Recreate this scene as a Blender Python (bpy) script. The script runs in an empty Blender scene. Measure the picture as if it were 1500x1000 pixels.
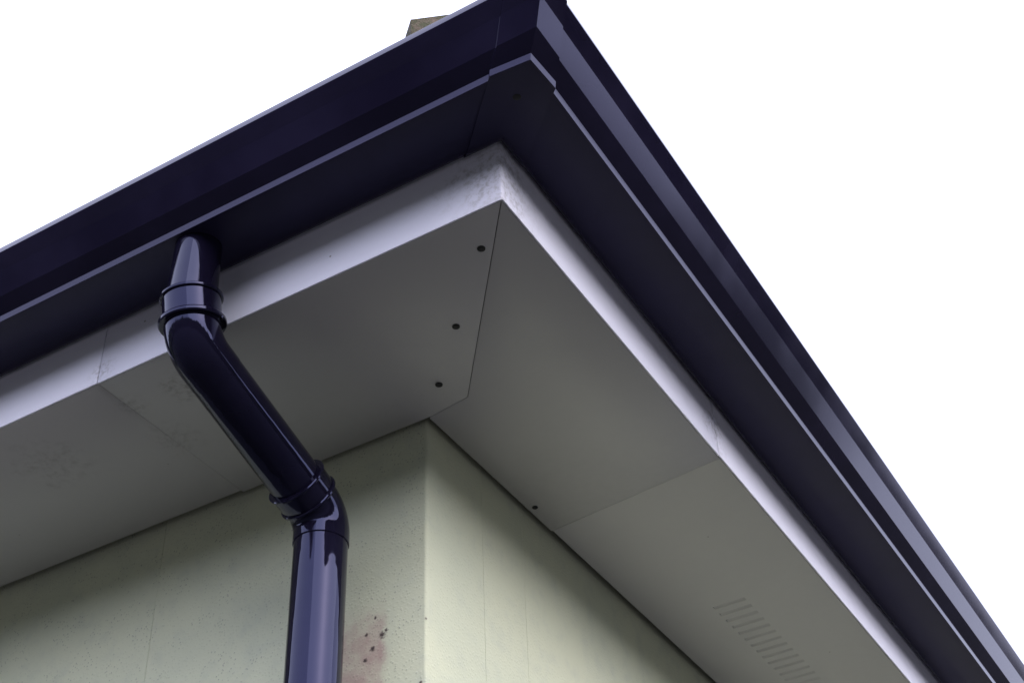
import bpy, bmesh, math, random
from mathutils import Vector, Matrix
R = math.radians
random.seed(4)
S = bpy.context.scene
COL = S.collection

# ------------------------------------------------------------------ camera
cam_d = bpy.data.cameras.new('camera')
cam = bpy.data.objects.new('camera', cam_d); COL.objects.link(cam)
RW = [[0.8593584939965375, 0.5101295150397291, -0.035649076865095095],
      [0.35398947164711264, -0.5431190253013658, 0.7613889796409532],
      [0.36904529906096983, -0.6669254847739924, -0.6473144251443609]]
cam.matrix_world = Matrix.Translation((0.86017, -1.31081, -1.19921)) @ Matrix(RW).transposed().to_4x4()
cam_d.sensor_fit = 'HORIZONTAL'; cam_d.sensor_width = 36.0
cam_d.lens = 36.0 * 2105.58 / 1500.0
cam_d.clip_start = 0.02; cam_d.clip_end = 2000.0
S.camera = cam

# ------------------------------------------------------------------ sky (overcast) and sun
SUN_EL, SUN_AZ = 33.0, 114.0          # azimuth clockwise from +Y
w = bpy.data.worlds.new('World'); S.world = w; w.use_nodes = True
nt = w.node_tree; nt.nodes.clear()
sky = nt.nodes.new('ShaderNodeTexSky'); sky.sky_type = 'NISHITA'; sky.sun_disc = False
sky.sun_elevation = R(SUN_EL); sky.sun_rotation = R(SUN_AZ)
sky.air_density = 1.0; sky.dust_density = 4.0; sky.ozone_density = 1.0
bg1 = nt.nodes.new('ShaderNodeBackground'); bg1.inputs['Strength'].default_value = 0.05
nt.links.new(sky.outputs[0], bg1.inputs[0])
bg2 = nt.nodes.new('ShaderNodeBackground')        # even white cloud layer
bg2.inputs['Color'].default_value = (0.76, 0.785, 1.0, 1); bg2.inputs['Strength'].default_value = 1.37
add = nt.nodes.new('ShaderNodeAddShader')
out = nt.nodes.new('ShaderNodeOutputWorld')
nt.links.new(bg1.outputs[0], add.inputs[0]); nt.links.new(bg2.outputs[0], add.inputs[1])
nt.links.new(add.outputs[0], out.inputs[0])
sun_d = bpy.data.lights.new('sun', 'SUN'); sun_d.energy = 1.5; sun_d.angle = R(88); sun_d.color = (1.0, 0.97, 0.92)
sun = bpy.data.objects.new('sun', sun_d); COL.objects.link(sun)
sd = Vector((math.sin(R(SUN_AZ)) * math.cos(R(SUN_EL)), math.cos(R(SUN_AZ)) * math.cos(R(SUN_EL)), math.sin(R(SUN_EL))))
sun.rotation_euler = sd.to_track_quat('Z', 'Y').to_euler(); sun.location = sd * 30
S.view_settings.view_transform = 'Standard'; S.view_settings.look = 'None'
S.view_settings.exposure = 0.65; S.view_settings.gamma = 1.0; S.view_settings.use_curve_mapping = False
S.render.engine = 'CYCLES'
S.cycles.max_bounces = 10; S.cycles.diffuse_bounces = 6; S.cycles.glossy_bounces = 6

# ------------------------------------------------------------------ materials
class NT:
    def __init__(s, name):
        s.m = bpy.data.materials.new(name); s.m.use_nodes = True
        s.t = s.m.node_tree; s.b = s.t.nodes['Principled BSDF']
        s.pos = s.n('ShaderNodeNewGeometry').outputs['Position']
    def n(s, kind, **kw):
        nd = s.t.nodes.new(kind)
        for k, v in kw.items(): setattr(nd, k, v)
        return nd
    def lk(s, a, b): s.t.links.new(a, b)
    def noise(s, scale, detail=4, rough=0.55, vec=None, dist=0.0):
        nd = s.n('ShaderNodeTexNoise'); nd.inputs['Scale'].default_value = scale
        nd.inputs['Detail'].default_value = detail; nd.inputs['Roughness'].default_value = rough
        nd.inputs['Distortion'].default_value = dist
        s.lk(vec or s.pos, nd.inputs['Vector']); return nd.outputs['Fac']
    def ramp(s, x, a, b, lo=0.0, hi=1.0):
        nd = s.n('ShaderNodeMapRange', interpolation_type='SMOOTHSTEP')
        for i, v in ((1, a), (2, b), (3, lo), (4, hi)): nd.inputs[i].default_value = v
        s.lk(x, nd.inputs[0]); return nd.outputs[0]
    def math(s, op, a, b=None):
        nd = s.n('ShaderNodeMath', operation=op)
        for i, v in enumerate((a, b)):
            if v is None: continue
            if isinstance(v, (int, float)): nd.inputs[i].default_value = v
            else: s.lk(v, nd.inputs[i])
        return nd.outputs[0]
    def mix(s, f, a, b):
        nd = s.n('ShaderNodeMix', data_type='RGBA')
        if isinstance(f, (int, float)): nd.inputs[0].default_value = f
        else: s.lk(f, nd.inputs[0])
        for i, v in ((6, a), (7, b)):
            if isinstance(v, tuple): nd.inputs[i].default_value = v + (1,)
            else: s.lk(v, nd.inputs[i])
        return nd.outputs[2]
    def sep(s):
        nd = s.n('ShaderNodeSeparateXYZ'); s.lk(s.pos, nd.inputs[0]); return nd.outputs
    def near(s, p, r0, r1, warp=0.0, wscale=150):
        """1 near point p, 0 beyond r1, edge broken up by noise"""
        nd = s.n('ShaderNodeVectorMath', operation='DISTANCE'); s.lk(s.pos, nd.inputs[0]); nd.inputs[1].default_value = p
        d = nd.outputs['Value']
        if warp: d = s.math('ADD', d, s.math('MULTIPLY', s.math('SUBTRACT', s.noise(wscale, 3), 0.5), warp))
        return s.ramp(d, r0, r1, 1.0, 0.0)
    def color(s, c): s.lk(c, s.b.inputs['Base Color'])
    def rough(s, r):
        if isinstance(r, (int, float)): s.b.inputs['Roughness'].default_value = r
        else: s.lk(r, s.b.inputs['Roughness'])
    def bump(s, h, dist, strength=1.0):
        nd = s.n('ShaderNodeBump'); nd.inputs['Distance'].default_value = dist; nd.inputs['Strength'].default_value = strength
        s.lk(h, nd.inputs['Height']); s.lk(nd.outputs[0], s.b.inputs['Normal'])

def plastic(name, col, r0, r1, tint, wave=0.0, dull=0.0):
    k = NT(name)
    n1 = k.noise(7, 3)
    k.color(k.mix(k.ramp(n1, .35, .75), col, tuple(c * 1.5 + .002 for c in col)))
    rr = k.ramp(n1, .3, .7, r0, r1)
    if dull:                                   # the flat underside has weathered to a duller finish
        sn = k.n('ShaderNodeSeparateXYZ'); k.lk(k.n('ShaderNodeNewGeometry').outputs['Normal'], sn.inputs[0])
        rr = k.math('ADD', rr, k.ramp(sn.outputs[2], -.985, -.90, dull, 0))
    k.rough(rr)
    k.b.inputs['IOR'].default_value = 1.5
    k.b.inputs['Specular Tint'].default_value = tint + (1,)
    if wave: k.bump(k.noise(18, 2), wave)
    return k.m
M_GUT = plastic('dark_navy_plastic', (.0105, .0082, .0255), .12, .17, (.58, .57, .95), 0.0, .34)
M_PIPE = plastic('glossy_navy_plastic', (.006, .005, .015), .035, .06, (.47, .51, .97), .0006)
M_RUB = plastic('black_rubber_seal', (.008, .007, .012), .25, .35, (.9, .9, 1.0))

def upvc(name, base, dirt_pts, dirt_amt):
    k = NT(name)
    n = k.noise(7, 6, .6); f = k.noise(60, 4, .6)
    c = k.mix(k.ramp(n, .45, .8, 0, .10), base, tuple(b * .72 for b in base))
    sp = k.n('ShaderNodeTexVoronoi'); sp.inputs['Scale'].default_value = 34; k.lk(k.pos, sp.inputs['Vector'])
    gate = k.ramp(k.noise(13, 2), .60, .64)
    c = k.mix(k.math('MULTIPLY', k.ramp(sp.outputs['Distance'], .035, .07, .75, 0), gate), c, (.13, .12, .11))
    for (p, r0, r1, a, sc) in dirt_pts:
        m = k.math('MULTIPLY', k.near(p, r0, r1, r1 * 1.2, 40), k.ramp(k.noise(sc, 5, .7), .42, .66, 0, a))
        c = k.mix(m, c, (.16, .145, .14))
    k.color(c); k.rough(k.ramp(f, .3, .7, .38, .5)); k.b.inputs['IOR'].default_value = 1.45
    k.bump(k.noise(5, 2), .0012, .5)
    return k.m
M_FASCIA = upvc('white_plastic_fascia', (.81, .81, .94),
                [((.29, -.30, .05), .01, .10, .5, 110), ((.297, .30, .05), .005, .05, .5, 120), ((-.32, -.30, .02), .003, .03, .5, 150)], 1)
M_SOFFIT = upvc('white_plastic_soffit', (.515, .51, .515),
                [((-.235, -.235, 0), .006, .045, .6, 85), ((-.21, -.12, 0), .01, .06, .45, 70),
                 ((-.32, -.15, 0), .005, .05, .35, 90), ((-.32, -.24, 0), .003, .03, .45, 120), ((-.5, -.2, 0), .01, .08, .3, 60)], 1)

def render_wall():
    k = NT('pale_green_wall_render')
    x, y, z = k.sep()
    big = k.noise(3.5, 5, .6); mid = k.noise(28, 5, .65); fine = k.noise(260, 4, .6)
    c = k.mix(k.ramp(big, .35, .7), (.68, .705, .525), (.62, .655, .50))
    c = k.mix(k.ramp(mid, .48, .75, 0, .22), c, (.46, .50, .44))
    vs = k.n('ShaderNodeTexVoronoi'); vs.inputs['Scale'].default_value = 210; k.lk(k.pos, vs.inputs['Vector'])
    left = k.ramp(x, -.0175, -.0150, 1, 0)                       # the wall on the pipe's side has picked up more grit
    spk = k.math('MULTIPLY', k.ramp(vs.outputs['Distance'], .12, .3, 1, 0), k.ramp(k.noise(37, 3), .46, .62, .06, .6))
    c = k.mix(k.math('MULTIPLY', spk, k.math('ADD', k.math('MULTIPLY', left, .8), .12)), c, (.20, .21, .18))
    # old pinkish paint patch beside the pipe, its edge ragged
    wob = k.math('ADD', k.math('MULTIPLY', k.math('SUBTRACT', k.noise(30, 5, .7), .5), .030), k.math('MULTIPLY', k.math('SUBTRACT', k.noise(160, 3), .5), .010))
    m = k.math('MULTIPLY', k.ramp(k.math('ADD', x, wob), -.082, -.066, 1, 0), k.ramp(k.math('ADD', z, k.math('MULTIPLY', wob, 2.0)), -.30, -.245, 1, 0))
    m = k.math('MULTIPLY', m, k.math('MULTIPLY', left, k.ramp(x, -.17, -.16)))
    c = k.mix(k.math('MULTIPLY', m, k.ramp(mid, .3, .7, .35, .95)), c, (.45, .335, .30))
    for p, r in (((-.079, .013, -.303), .0065), ((-.073, .013, -.298), .0035), ((-.093, .013, -.318), .005),
                 ((-.103, .013, -.296), .0032), ((-.104, .013, -.331), .004), ((-.09, .013, -.275), .003),
                 ((-.013, .013, -.30), .003), ((-.02, .013, -.385), .003)):
        c = k.mix(k.near(p, r * .2, r * 1.1, r * 1.5, 420), c, (.07, .05, .05))
    k.color(c); k.rough(.85)
    h = k.math('ADD', k.math('MULTIPLY', fine, .5), k.math('MULTIPLY', k.ramp(vs.outputs['Distance'], 0, .5, 1, 0), .5))
    h = k.math('ADD', h, k.math('MULTIPLY', mid, .8))
    k.bump(h, .0011, .65)
    return k.m
M_WALL = render_wall()

def simple(name, a, b, scale, rough, bd=0, bs=200):
    k = NT(name); k.color(k.mix(k.ramp(k.noise(scale, 6, .65), .35, .68), a, b)); k.rough(rough)
    if bd: k.bump(k.noise(bs, 5, .7), bd)
    return k.m
M_CORE = simple('grey_blockwork', (.09, .09, .085), (.12, .12, .11), 12, .9)
M_ADDED_PLINTH = simple('added_charcoal_plinth', (.055, .056, .066), (.075, .075, .085), 14, .9, .004, 60)
M_DARKGAP = simple('dark_timber_batten', (.05, .045, .04), (.07, .06, .05), 20, .9)
M_SCREW = simple('black_screw_paint', (.008, .008, .010), (.013, .013, .015), 90, .65)
M_TILE = simple('mossy_concrete_tile', (.15, .115, .09), (.065, .07, .035), 70, .95, .004, 190)
M_GROUND = simple('worn_tarmac_ground', (.026, .025, .022), (.042, .040, .034), 1.7, .9, .01, 60)

# ------------------------------------------------------------------ mesh helpers
def link(name, verts, faces, mat, parent=None, smooth=None):
    vs = [Vector(v) for v in verts]
    c = Vector([(min(v[i] for v in vs) + max(v[i] for v in vs)) / 2 for i in range(3)])
    me = bpy.data.meshes.new(name)
    me.from_pydata([v - c for v in vs], [], faces)
    bm = bmesh.new(); bm.from_mesh(me); bmesh.ops.recalc_face_normals(bm, faces=bm.faces); bm.to_mesh(me); bm.free()
    if smooth is not None:
        me.polygons.foreach_set('use_smooth', [True] * len(me.polygons)); me.set_sharp_from_angle(angle=R(smooth))
    me.materials.append(mat)
    o = bpy.data.objects.new(name, me); COL.objects.link(o)
    o.location = c
    if parent is not None:
        o.parent = parent; o.location = c - base_of(parent)
    return o
def base_of(o):
    p = Vector(o.location)
    while o.parent: o = o.parent; p = p + Vector(o.location)
    return p
def thing(name, loc, label, cat):
    o = bpy.data.objects.new(name, None); COL.objects.link(o); o.location = loc; o.empty_display_size = .1
    o['label'] = label; o['category'] = cat
    return o
def prism(poly, z0, z1):
    """closed plan polygon extruded in z"""
    n = len(poly)
    v = [(x, y, z0) for x, y in poly] + [(x, y, z1) for x, y in poly]
    f = [tuple(range(n))[::-1], tuple(range(n, 2 * n))] + [(i, (i + 1) % n, n + (i + 1) % n, n + i) for i in range(n)]
    return v, f
def bevel_obj(o, width, segs=2, angle=40):
    me = o.data; bm = bmesh.new(); bm.from_mesh(me)
    ed = [e for e in bm.edges if len(e.link_faces) == 2 and e.calc_face_angle(0) > R(angle)]
    bmesh.ops.bevel(bm, geom=ed, offset=width, segments=segs, affect='EDGES', profile=.5, clamp_overlap=True)
    bm.to_mesh(me); bm.free()
    me.polygons.foreach_set('use_smooth', [True] * len(me.polygons)); me.set_sharp_from_angle(angle=R(50))
def box(name, x, y, z, mat, parent=None, bev=0):
    o = link(name, *prism([(x[0], y[0]), (x[1], y[0]), (x[1], y[1]), (x[0], y[1])], z[0], z[1]), mat, parent)
    if bev: bevel_obj(o, bev)
    return o
def round_poly(pts, rad):
    """open 2-D polyline with its inner corners rounded; rad = radius per inner point (or 0)"""
    outp = [Vector(pts[0])]
    for i in range(1, len(pts) - 1):
        a, b, c = Vector(pts[i - 1]), Vector(pts[i]), Vector(pts[i + 1]); r = rad[i]
        if r <= 0: outp.append(b); continue
        u = (a - b).normalized(); v = (c - b).normalized(); ang = u.angle(v)
        t = min(r / math.tan(ang / 2), .48 * (a - b).length, .48 * (c - b).length)
        p0, p1 = b + u * t, b + v * t
        for j in range(6):
            s = j / 5; outp.append(p0 * (1 - s) ** 2 + b * 2 * s * (1 - s) + p1 * s * s)
    outp.append(Vector(pts[-1]))
    return outp
def offset_poly(pts, d):
    res = []
    for i, p in enumerate(pts):
        a = pts[max(i - 1, 0)]; b = pts[min(i + 1, len(pts) - 1)]
        t = (b - a).normalized(); n = Vector((-t.y, t.x)); res.append(p + n * d)
    return res

# ------------------------------------------------------------------ ground
o = link('ground', [(-300, -300, -2.75), (300, -300, -2.75), (300, 300, -2.75), (-300, 300, -2.75)], [(0, 1, 2, 3)], M_GROUND)
o['kind'] = 'structure'

# ------------------------------------------------------------------ far wood added out of view to block low sky light and darken reflections
M_LEAF = simple('dark_foliage', (.030, .042, .018), (.055, .07, .03), 1.2, .9)
def added_far_wood():
    bm = bmesh.new()
    for i in range(330):
        if i < 36 or i > 302: continue            # gap left so the right gutter reflects bright sky
        a = 2 * math.pi * (i + random.uniform(-.4, .4)) / 330; d = random.uniform(44, 60)
        h = random.uniform(10.5, 13.0); r = random.uniform(2.0, 3.4)
        for zz, k in ((-2.75 + h * .28, 1.15), (-2.75 + h * .68, .9)):
            res = bmesh.ops.create_icosphere(bm, subdivisions=2, radius=1)
            for v in res['verts']:
                j = random.uniform(.75, 1.2)
                v.co = Vector((d * math.sin(a) + v.co.x * r * k * j, d * math.cos(a) + v.co.y * r * k * j, zz + v.co.z * h * .33 * j))
    me = bpy.data.meshes.new('added_far_wood'); bm.to_mesh(me); bm.free(); me.materials.append(M_LEAF)
    o = bpy.data.objects.new('added_far_wood', me); COL.objects.link(o); o['kind'] = 'stuff'
    o['label'] = 'added belt of unseen far trees that blocks the low sky'; o['category'] = 'trees'
added_far_wood()

# ------------------------------------------------------------------ house
O1, O2 = .30, .2969             # overhang of the eaves along each wall
WX, WY = -.0125, .0130           # faces of the two walls
XL, YR = -5.0, 6.0              # far ends of the house
house = thing('house', (-2.5, 3.0, -2.75), 'house corner with pale green rendered walls under white soffit and fascia boards', 'house')
# walls: solid core faced with rendered panels, hairline joints between
GAP = .0007
core = box('wall', (XL, WX - .014), (WY + .014, YR), (-2.75, .10), M_CORE, house)
cp = prism([(-.4787, WY), (WX, WY), (WX, .1545), (WX - .012, .1545), (WX - .012, WY + .012), (-.4787, WY + .012)], -.62, .06)
o = link('wall_panel', *cp, M_WALL, house)
bm = bmesh.new(); bm.from_mesh(o.data); c = Vector(o.location) + base_of(house)
ed = [e for e in bm.edges if all(abs((v.co + c).x - WX) < 1e-4 and abs((v.co + c).y - WY) < 1e-4 for v in e.verts)]
bmesh.ops.bevel(bm, geom=ed, offset=.004, segments=4, affect='EDGES', profile=.5); bm.to_mesh(o.data); bm.free()
o.data.polygons.foreach_set('use_smooth', [True] * len(o.data.polygons)); o.data.set_sharp_from_angle(angle=R(30))
xs = [-.4787 - GAP, -1.68, -2.88, -4.08, XL]
for a, b in zip(xs[:-1], xs[1:]): box('wall_panel', (b + (GAP if b != XL else 0), a), (WY, WY + .012), (-.62, .06), M_WALL, house)
ys = [.1545 + GAP, .2700, 1.47, 2.67, 3.87, 5.07, YR]
for a, b in zip(ys[:-1], ys[1:]): box('wall_panel', (WX - .012, WX), (a, b - (GAP if b != YR else 0)), (-.62, .06), M_WALL, house)

# dark base added below the render, out of view, to cut light bounced upward
box('added_plinth', (XL, WX - .010), (WY + .010, YR), (-2.75, -.62), M_ADDED_PLINTH, house)

# soffit boards (z = 0 is their underside)
T = .0026; SG = .0006
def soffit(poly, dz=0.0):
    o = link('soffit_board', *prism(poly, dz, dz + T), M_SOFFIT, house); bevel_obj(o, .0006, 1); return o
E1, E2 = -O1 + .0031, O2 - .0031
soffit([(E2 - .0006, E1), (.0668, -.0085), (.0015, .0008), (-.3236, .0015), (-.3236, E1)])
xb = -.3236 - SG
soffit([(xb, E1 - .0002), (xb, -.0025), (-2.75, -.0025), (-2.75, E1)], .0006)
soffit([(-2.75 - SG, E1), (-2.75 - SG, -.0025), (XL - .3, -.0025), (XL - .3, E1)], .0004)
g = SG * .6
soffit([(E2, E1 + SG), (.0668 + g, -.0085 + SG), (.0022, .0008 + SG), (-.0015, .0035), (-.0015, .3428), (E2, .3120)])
# vented board on the other side: a grid of strips with a row of slots left open
vx0, vx1, NS, vy0, pitch, sw = .1085, .1655, 14, .6940, .0258, .0090
bx0, bx1, by0, by1 = .0008, E2 + .0002, .3428 + SG, 2.9
verts, faces = [], []
def quad(x0, x1, y0a, y0b, y1):
    """a solid slab, its near edge running from y0a at x0 to y0b at x1"""
    b = len(verts)
    for z in (.0006, .0006 + T): verts.extend([(x0, y0a, z), (x1, y0b, z), (x1, y1, z), (x0, y1, z)])
    faces.extend([tuple(b + i for i in q) for q in ((3, 2, 1, 0), (4, 5, 6, 7), (0, 1, 5, 4), (1, 2, 6, 5), (2, 3, 7, 6), (3, 0, 4, 7))])
ey = lambda x: .3428 + SG + (.3120 - .3428) * (x - bx0) / (bx1 - bx0)
bmv = bmesh.new()
def grid_board():
    xs = [bx0, vx0, vx1, bx1]; yl = [None]
    for i in range(NS): yl += [vy0 + i * pitch, vy0 + i * pitch + sw]
    yl.append(by1)
    lay = []
    for z in (.0006, .0006 + T):
        lay.append([[bmv.verts.new((x, ey(x) if y is None else y, z)) for x in xs] for y in yl])
    nr = len(yl)
    solid = lambda r, c: not (c == 1 and r % 2 == 1)
    for r in range(nr - 1):
        for c in range(3):
            if not solid(r, c):
                a0, a1 = lay[0], lay[1]
                for (i, j), (k, l) in (((r, c), (r, c + 1)), ((r, c + 1), (r + 1, c + 1)), ((r + 1, c + 1), (r + 1, c)), ((r + 1, c), (r, c))):
                    bmv.faces.new((a0[i][j], a0[k][l], a1[k][l], a1[i][j]))
                continue
            for L in lay: bmv.faces.new((L[r][c], L[r][c + 1], L[r + 1][c + 1], L[r + 1][c]))
    rim = [(0, c) for c in range(4)] + [(r, 3) for r in range(1, nr)] + [(nr - 1, c) for c in (2, 1, 0)] + [(r, 0) for r in range(nr - 2, 0, -1)]
    for (i, j), (k, l) in zip(rim, rim[1:] + rim[:1]):
        bmv.faces.new((lay[0][i][j], lay[0][k][l], lay[1][k][l], lay[1][i][j]))
grid_board()
bmv.verts.index_update()
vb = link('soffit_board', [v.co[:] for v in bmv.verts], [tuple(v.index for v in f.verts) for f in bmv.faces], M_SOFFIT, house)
bmv.free()
vb['label'] = 'soffit board with a row of vent slots'
lv = None
for i in range(NS):                                    # each slot: a tilted white louvre blade that leaves a narrow slit
    y0 = vy0 + i * pitch
    pr = [(y0 + .0028, .0036), (y0 + sw - .0001, .0009), (y0 + sw - .0001, .0018), (y0 + .0028, .0045)]
    v = [(vx0 + .0002, y, z) for y, z in pr] + [(vx1 - .0002, y, z) for y, z in pr]
    f = [(0, 1, 2, 3), (7, 6, 5, 4)] + [(j, (j + 1) % 4, 4 + (j + 1) % 4, 4 + j) for j in range(4)]
    if lv is None: lv = link('louvre', v, f, M_SOFFIT, vb); l0 = Vector(lv.location)
    else:
        c = lv.copy(); COL.objects.link(c); c.location = l0 + Vector((0, i * pitch, 0))
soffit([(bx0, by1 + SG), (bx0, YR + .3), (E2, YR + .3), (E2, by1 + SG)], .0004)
# dark void lining above the boards
box('batten', (XL - .3, -.03), (-.285, -.25), (.012, .05), M_DARKGAP, house)
box('batten', (.245, .28), (-.24, YR + .3), (.012, .05), M_DARKGAP, house)

# fascia boards
F0, F1, FT = .0001, .182, .0026
def fascia_x(x0, x1, dy=0):
    o = box('fascia_board', (x0, x1), (-O1 + dy, -O1 + FT + dy), (F0, F1), M_FASCIA, house); bevel_obj(o, .0008, 2); return o
def fascia_y(y0, y1, dx=0):
    o = box('fascia_board', (O2 - FT - dx, O2 - dx), (y0, y1), (F0, F1), M_FASCIA, house); bevel_obj(o, .0008, 2); return o
fascia_x(-.3240, O2 - .0035); fascia_x(-2.9, -.3250, -.0006); fascia_x(XL - .3, -2.9010)
fascia_y(-O1 + .0035, .3050); fascia_y(.3060, 3.3, -.0006); fascia_y(3.3010, YR + .3)
# rounded corner trim joining the two runs
rr = .0035; arc = [(O2 - .0036, -O1 + FT), (O2 - .0036, -O1)]
for j in range(1, 7):
    a = -math.pi / 2 + j * math.pi / 2 / 6; arc.append((O2 - rr + rr * math.cos(a), -O1 + rr + rr * math.sin(a)))
arc += [(O2 - FT, -O1 + .0036)]
link('corner_trim', *prism(arc, F0, F1), M_FASCIA, house, 35)

# screw heads on the soffit
def dome(name, x, y, z, r, h, mat, parent):
    v, f = [], []; N = 14
    for (k, dz) in ((1, 0), (.97, -h * .55), (.75, -h * .9), (.3, -h)):
        v += [(x + r * k * math.cos(2 * math.pi * i / N), y + r * k * math.sin(2 * math.pi * i / N), z + dz) for i in range(N)]
    for q in range(3): f += [(q * N + i, q * N + (i + 1) % N, (q + 1) * N + (i + 1) % N, (q + 1) * N + i) for i in range(N)]
    f += [tuple(range(3 * N, 4 * N)), tuple(range(N))]
    return link(name, v, f, mat, parent, 40)
for x, y, r in ((.2332, -.2429, .0052), (.1318, -.1395, .0052), (.0497, -.0524, .0052), (.0105, .2715, .0045)):
    dome('screw', x, y, .0002, r, .0022, M_SCREW, house)

# roof: hipped tile planes and the hip tiles that end over the corner
PT = math.tan(R(24)); ez = .188
ex, ey0 = O2 + .045, -O1 - .045
mx, my = (XL - .345 + ex) / 2, (ey0 + YR + .345) / 2
hx = (ex - (XL - .345)) / 2
rz = ez + hx * PT
P = [(XL - .345, ey0, ez), (ex, ey0, ez), (ex, YR + .345, ez), (XL - .345, YR + .345, ez), (mx, ey0 + hx, rz), (mx, YR + .345 - hx, rz)]
P2 = [(x, y, z - .016) for x, y, z in P]
fs = [(0, 1, 4), (1, 2, 5, 4), (2, 3, 5), (3, 0, 4, 5)]
roof = link('roof', P + P2, fs + [tuple(i + 6 for i in f[::-1]) for f in fs] + [(i, (i + 1) % 4, 6 + (i + 1) % 4, 6 + i) for i in range(4)], M_TILE, house)
def hip_tile(d0, d1, lift):
    """angular hip tile along the hip line, d = plan distance along the diagonal from the eave corner"""
    A = Vector((-1, 1, 0)).normalized(); B = Vector((-1, -1, 0)).normalized()      # along the hip, across it
    v, f = [], []
    half, dropo, th, lo = .118, .058, .014, .036
    prof = [(-half, -dropo - .036 - 0), (-half * .995, -dropo + 0), (-half * .5, -dropo * .47), (0, 0), (half * .5, -dropo * .47), (half, -dropo), (half, -dropo - .036),
            (half * .8, -dropo - .03), (half * .45, -dropo * .9), (0, -.024), (-half * .45, -dropo * .9), (-half * .8, -dropo - .03)]
    n = len(prof); rings = 7
    for q in range(rings):
        s = d0 + (d1 - d0) * q / (rings - 1)
        o = Vector((O2 + .0231, -O1 - .020, 0)) + A * s
        z = .318 + lift + s * PT / math.sqrt(2)
        for (b, h) in prof:
            j = Vector((random.uniform(-1, 1), random.uniform(-1, 1), random.uniform(-1, 1))) * .0016
            v.append(o + B * b + Vector((0, 0, z + h)) + j)
    for q in range(rings - 1): f += [(q * n + i, q * n + (i + 1) % n, (q + 1) * n + (i + 1) % n, (q + 1) * n + i) for i in range(n)]
    f += [tuple(range(n))[::-1], tuple(range((rings - 1) * n, rings * n))]
    return link('hip_tile', v, f, M_TILE, roof)
hip_tile(0, .42, 0); hip_tile(.37, .8, .012); hip_tile(.75, 1.2, .012)

# ------------------------------------------------------------------ gutter
gutter = thing('gutter', (.20, -.34, .083), 'dark navy ogee gutter running round the eaves corner', 'gutter')
PTS = [(.0015, .170), (.0015, .0915), (.0964, .0830), (.0986, .0917), (.1180, .1045), (.1335, .1335), (.1481, .1516), (.1462, .1641), (.1425, .1641)]
RAD = [0, .016, .0006, .0006, .0015, .0020, .0010, .0010, 0]
outer = round_poly(PTS, RAD)
TH = .0028
def closed_profile(poly, th):
    inn = offset_poly(poly, th)
    return poly + inn[::-1]
def check_dir(poly):          # the offset has to fall on the trough's inside
    return offset_poly(poly, .001)
prof_len = closed_profile(outer, TH)
# corner angle: the same section, a lap proud on the outside
CP = [(.0015, .170), (.0015, .0885), (.0993, .0800), (.1014, .0885), (.1205, .1015), (.1362, .1310), (.1513, .1492), (.1490, .1660), (.1450, .1660)]
CR = [0, .016, .0006, .0006, .0015, .0020, .0010, .0010, 0]
prof_cor = closed_profile(round_poly(CP, CR), .0030)
def sweep(name, rings, mat, parent):
    """rings: list of lists of 3-D points of equal length; closed section, capped ends"""
    n = len(rings[0]); v = [p for r in rings for p in r]; f = []
    for q in range(len(rings) - 1): f += [(q * n + i, q * n + (i + 1) % n, (q + 1) * n + (i + 1) % n, (q + 1) * n + i) for i in range(n)]
    m = n // 2
    for b in (0, (len(rings) - 1) * n):
        f += [(b + i, b + i + 1, b + n - 2 - i, b + n - 1 - i) for i in range(m - 1)]
    return link(name, v, f, mat, parent, 28)
LX = lambda x0: (lambda pr: [(x0, -O1 - u, z) for u, z in pr])
def at_x(pr, x): return [(x, -O1 - u, z) for u, z in pr]
def at_y(pr, y): return [(O2 + u, y, z) for u, z in pr]
diag = .036                                            # lengths are pushed this far into the corner angle
gl = sweep('gutter_length', [at_x(prof_len, -5.3), [(O2 + u - diag, -O1 - u, z) for u, z in prof_len]], M_GUT, gutter)
gl['label'] = 'gutter length above the downpipe'
gr = sweep('gutter_length', [[(O2 + u, -O1 - u + diag, z) for u, z in prof_len], at_y(prof_len, 6.3)], M_GUT, gutter)
gr['label'] = 'gutter length along the vented soffit'
CL = .052
flare = lambda u: u + .0030 * max(0.0, min(1.0, (u - .03) / .05, (.122 - u) / .018))     # its open ends spring slightly off the lengths
gc = sweep('corner_angle', [[(O2 + u - CL, -O1 - flare(u), z + .0016 * (flare(u) - u) / .0030) for u, z in prof_cor], [(O2 + u, -O1 - u, z) for u, z in prof_cor],
                            [(O2 + flare(u), -O1 - u + CL, z + .0016 * (flare(u) - u) / .0030) for u, z in prof_cor]], M_GUT, gutter)
dome('screw', .3547, -.3588, .0842, .0052, .0018, M_SCREW, gc)

# ------------------------------------------------------------------ downpipe
AX, YO, YW = -.112, -.362, -.079
NS_ = 40
def tube(name, secs, mat, parent, hollow=None):
    """secs: (centre y, centre z, tangent angle from straight down towards the wall, radius)"""
    v, f = [], []
    for (y, z, a, r) in secs:
        nrm = Vector((0, math.cos(a), math.sin(a)))       # across the pipe, in the plane of the bends
        for i in range(NS_):
            t = 2 * math.pi * i / NS_
            v.append(Vector((AX, y, z)) + Vector((1, 0, 0)) * r * math.cos(t) + nrm * r * math.sin(t))
    for q in range(len(secs) - 1): f += [(q * NS_ + i, q * NS_ + (i + 1) % NS_, (q + 1) * NS_ + (i + 1) % NS_, (q + 1) * NS_ + i) for i in range(NS_)]
    f += [tuple(range(NS_))[::-1], tuple(range((len(secs) - 1) * NS_, len(secs) * NS_))]
    return link(name, v, f, mat, parent, 32)
def dirv(a): return Vector((math.sin(a), -math.cos(a)))     # (y, z)
def seg(p, a, stations):
    """straight piece from p: stations = (distance, radius)"""
    d = dirv(a); return [((p + d * s).x, (p + d * s).y, a, r) for s, r in stations]
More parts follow.
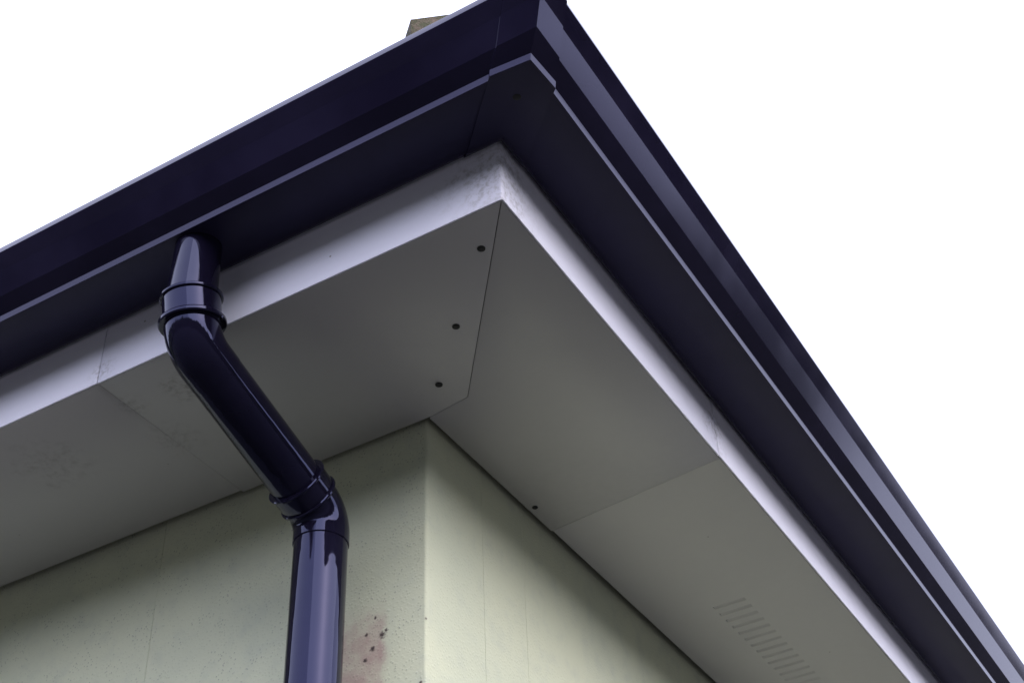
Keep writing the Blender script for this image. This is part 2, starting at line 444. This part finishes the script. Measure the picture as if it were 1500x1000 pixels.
def bend(p, a0, a1, rb, r, n=10):
    """arc with tangent angle a0 -> a1 from p"""
    res = []; s = 1 if a1 > a0 else -1
    # centre lies across the tangent, towards the turn
    nrm = Vector((math.cos(a0), math.sin(a0))) * s
    c = p + nrm * rb
    for j in range(n + 1):
        a = a0 + (a1 - a0) * j / n
        q = c - Vector((math.cos(a), math.sin(a))) * s * rb
        res.append((q.x, q.y, a, r))
    return res
pipe = thing('downpipe', (AX, YW, -2.75), 'glossy dark navy round downpipe with offset bends running down the green wall', 'downpipe')
tilt, fall = R(12), R(20)
aoff = math.pi / 2 - fall
# outlet under the gutter
outlet = tube('outlet', [(YO, .0900, 0, .0295), (YO, .05, 0, .0300), (YO, -.012, 0, .0318)], M_PIPE, gutter)
# upper bend
LB = .068; rb = .046; ang = aoff - tilt; Tn = rb * math.tan(ang / 2)
yE = YO + LB * math.sin(tilt); zE = -.061 - (yE - YO) * math.tan(fall)
S0 = Vector((YO, zE + LB * math.cos(tilt)))
pb = S0 + dirv(tilt) * (LB - Tn)
sec = seg(S0, tilt, [(0, .0340), (0, .0362), (LB - Tn - .001, .0355)]) + bend(pb, tilt, aoff, rb, .0348)
e1 = Vector((sec[-1][0], sec[-1][1]))
ub = tube('upper_bend', sec + seg(e1, aoff, [(.022, .0348)]), M_PIPE, pipe)
def ring(p, a, s, r, h, parent, mat=M_PIPE):
    d = dirv(a); st = [(s - h, r - .004), (s - h * .95, r - .0012), (s - h * .45, r), (s + h * .45, r), (s + h * .95, r - .0012), (s + h, r - .004)]
    return tube('collar', seg(p, a, st), mat, parent)
ring(S0, tilt, .0025, .0388, .0026, ub); ring(S0, tilt, .0385, .0415, .0036, ub)
# offset pipe
E2z = -.061 - (YW - YO) * math.tan(fall); E2p = Vector((YW, E2z))
rb2 = .042; T2 = rb2 * math.tan(aoff / 2)
pl = (E2p - e1).length
tube('offset_pipe', seg(e1, aoff, [(.012, .0343), (pl - .040, .0343)]), M_PIPE, pipe)
# lower bend
s0 = E2p - dirv(aoff) * (T2 + .034)
sec = seg(s0, aoff, [(0, .0352), (0, .0382), (.024, .0382), (.0335, .0362)]) + bend(E2p - dirv(aoff) * T2, aoff, 0, rb2, .0360)
e2 = Vector((sec[-1][0], sec[-1][1]))
lb = tube('lower_bend', sec + seg(e2, 0, [(.0135, .0360), (.0145, .0352), (.0145, .0340)]), M_PIPE, pipe)
ring(s0, aoff, .0025, .0408, .0022, lb); ring(s0, aoff, .0300, .0404, .0024, lb)
# vertical pipe
tube('vertical_pipe', seg(e2, 0, [(.004, .0345), (.6, .0345), (2.75 + e2.y, .0345)]), M_PIPE, pipe)
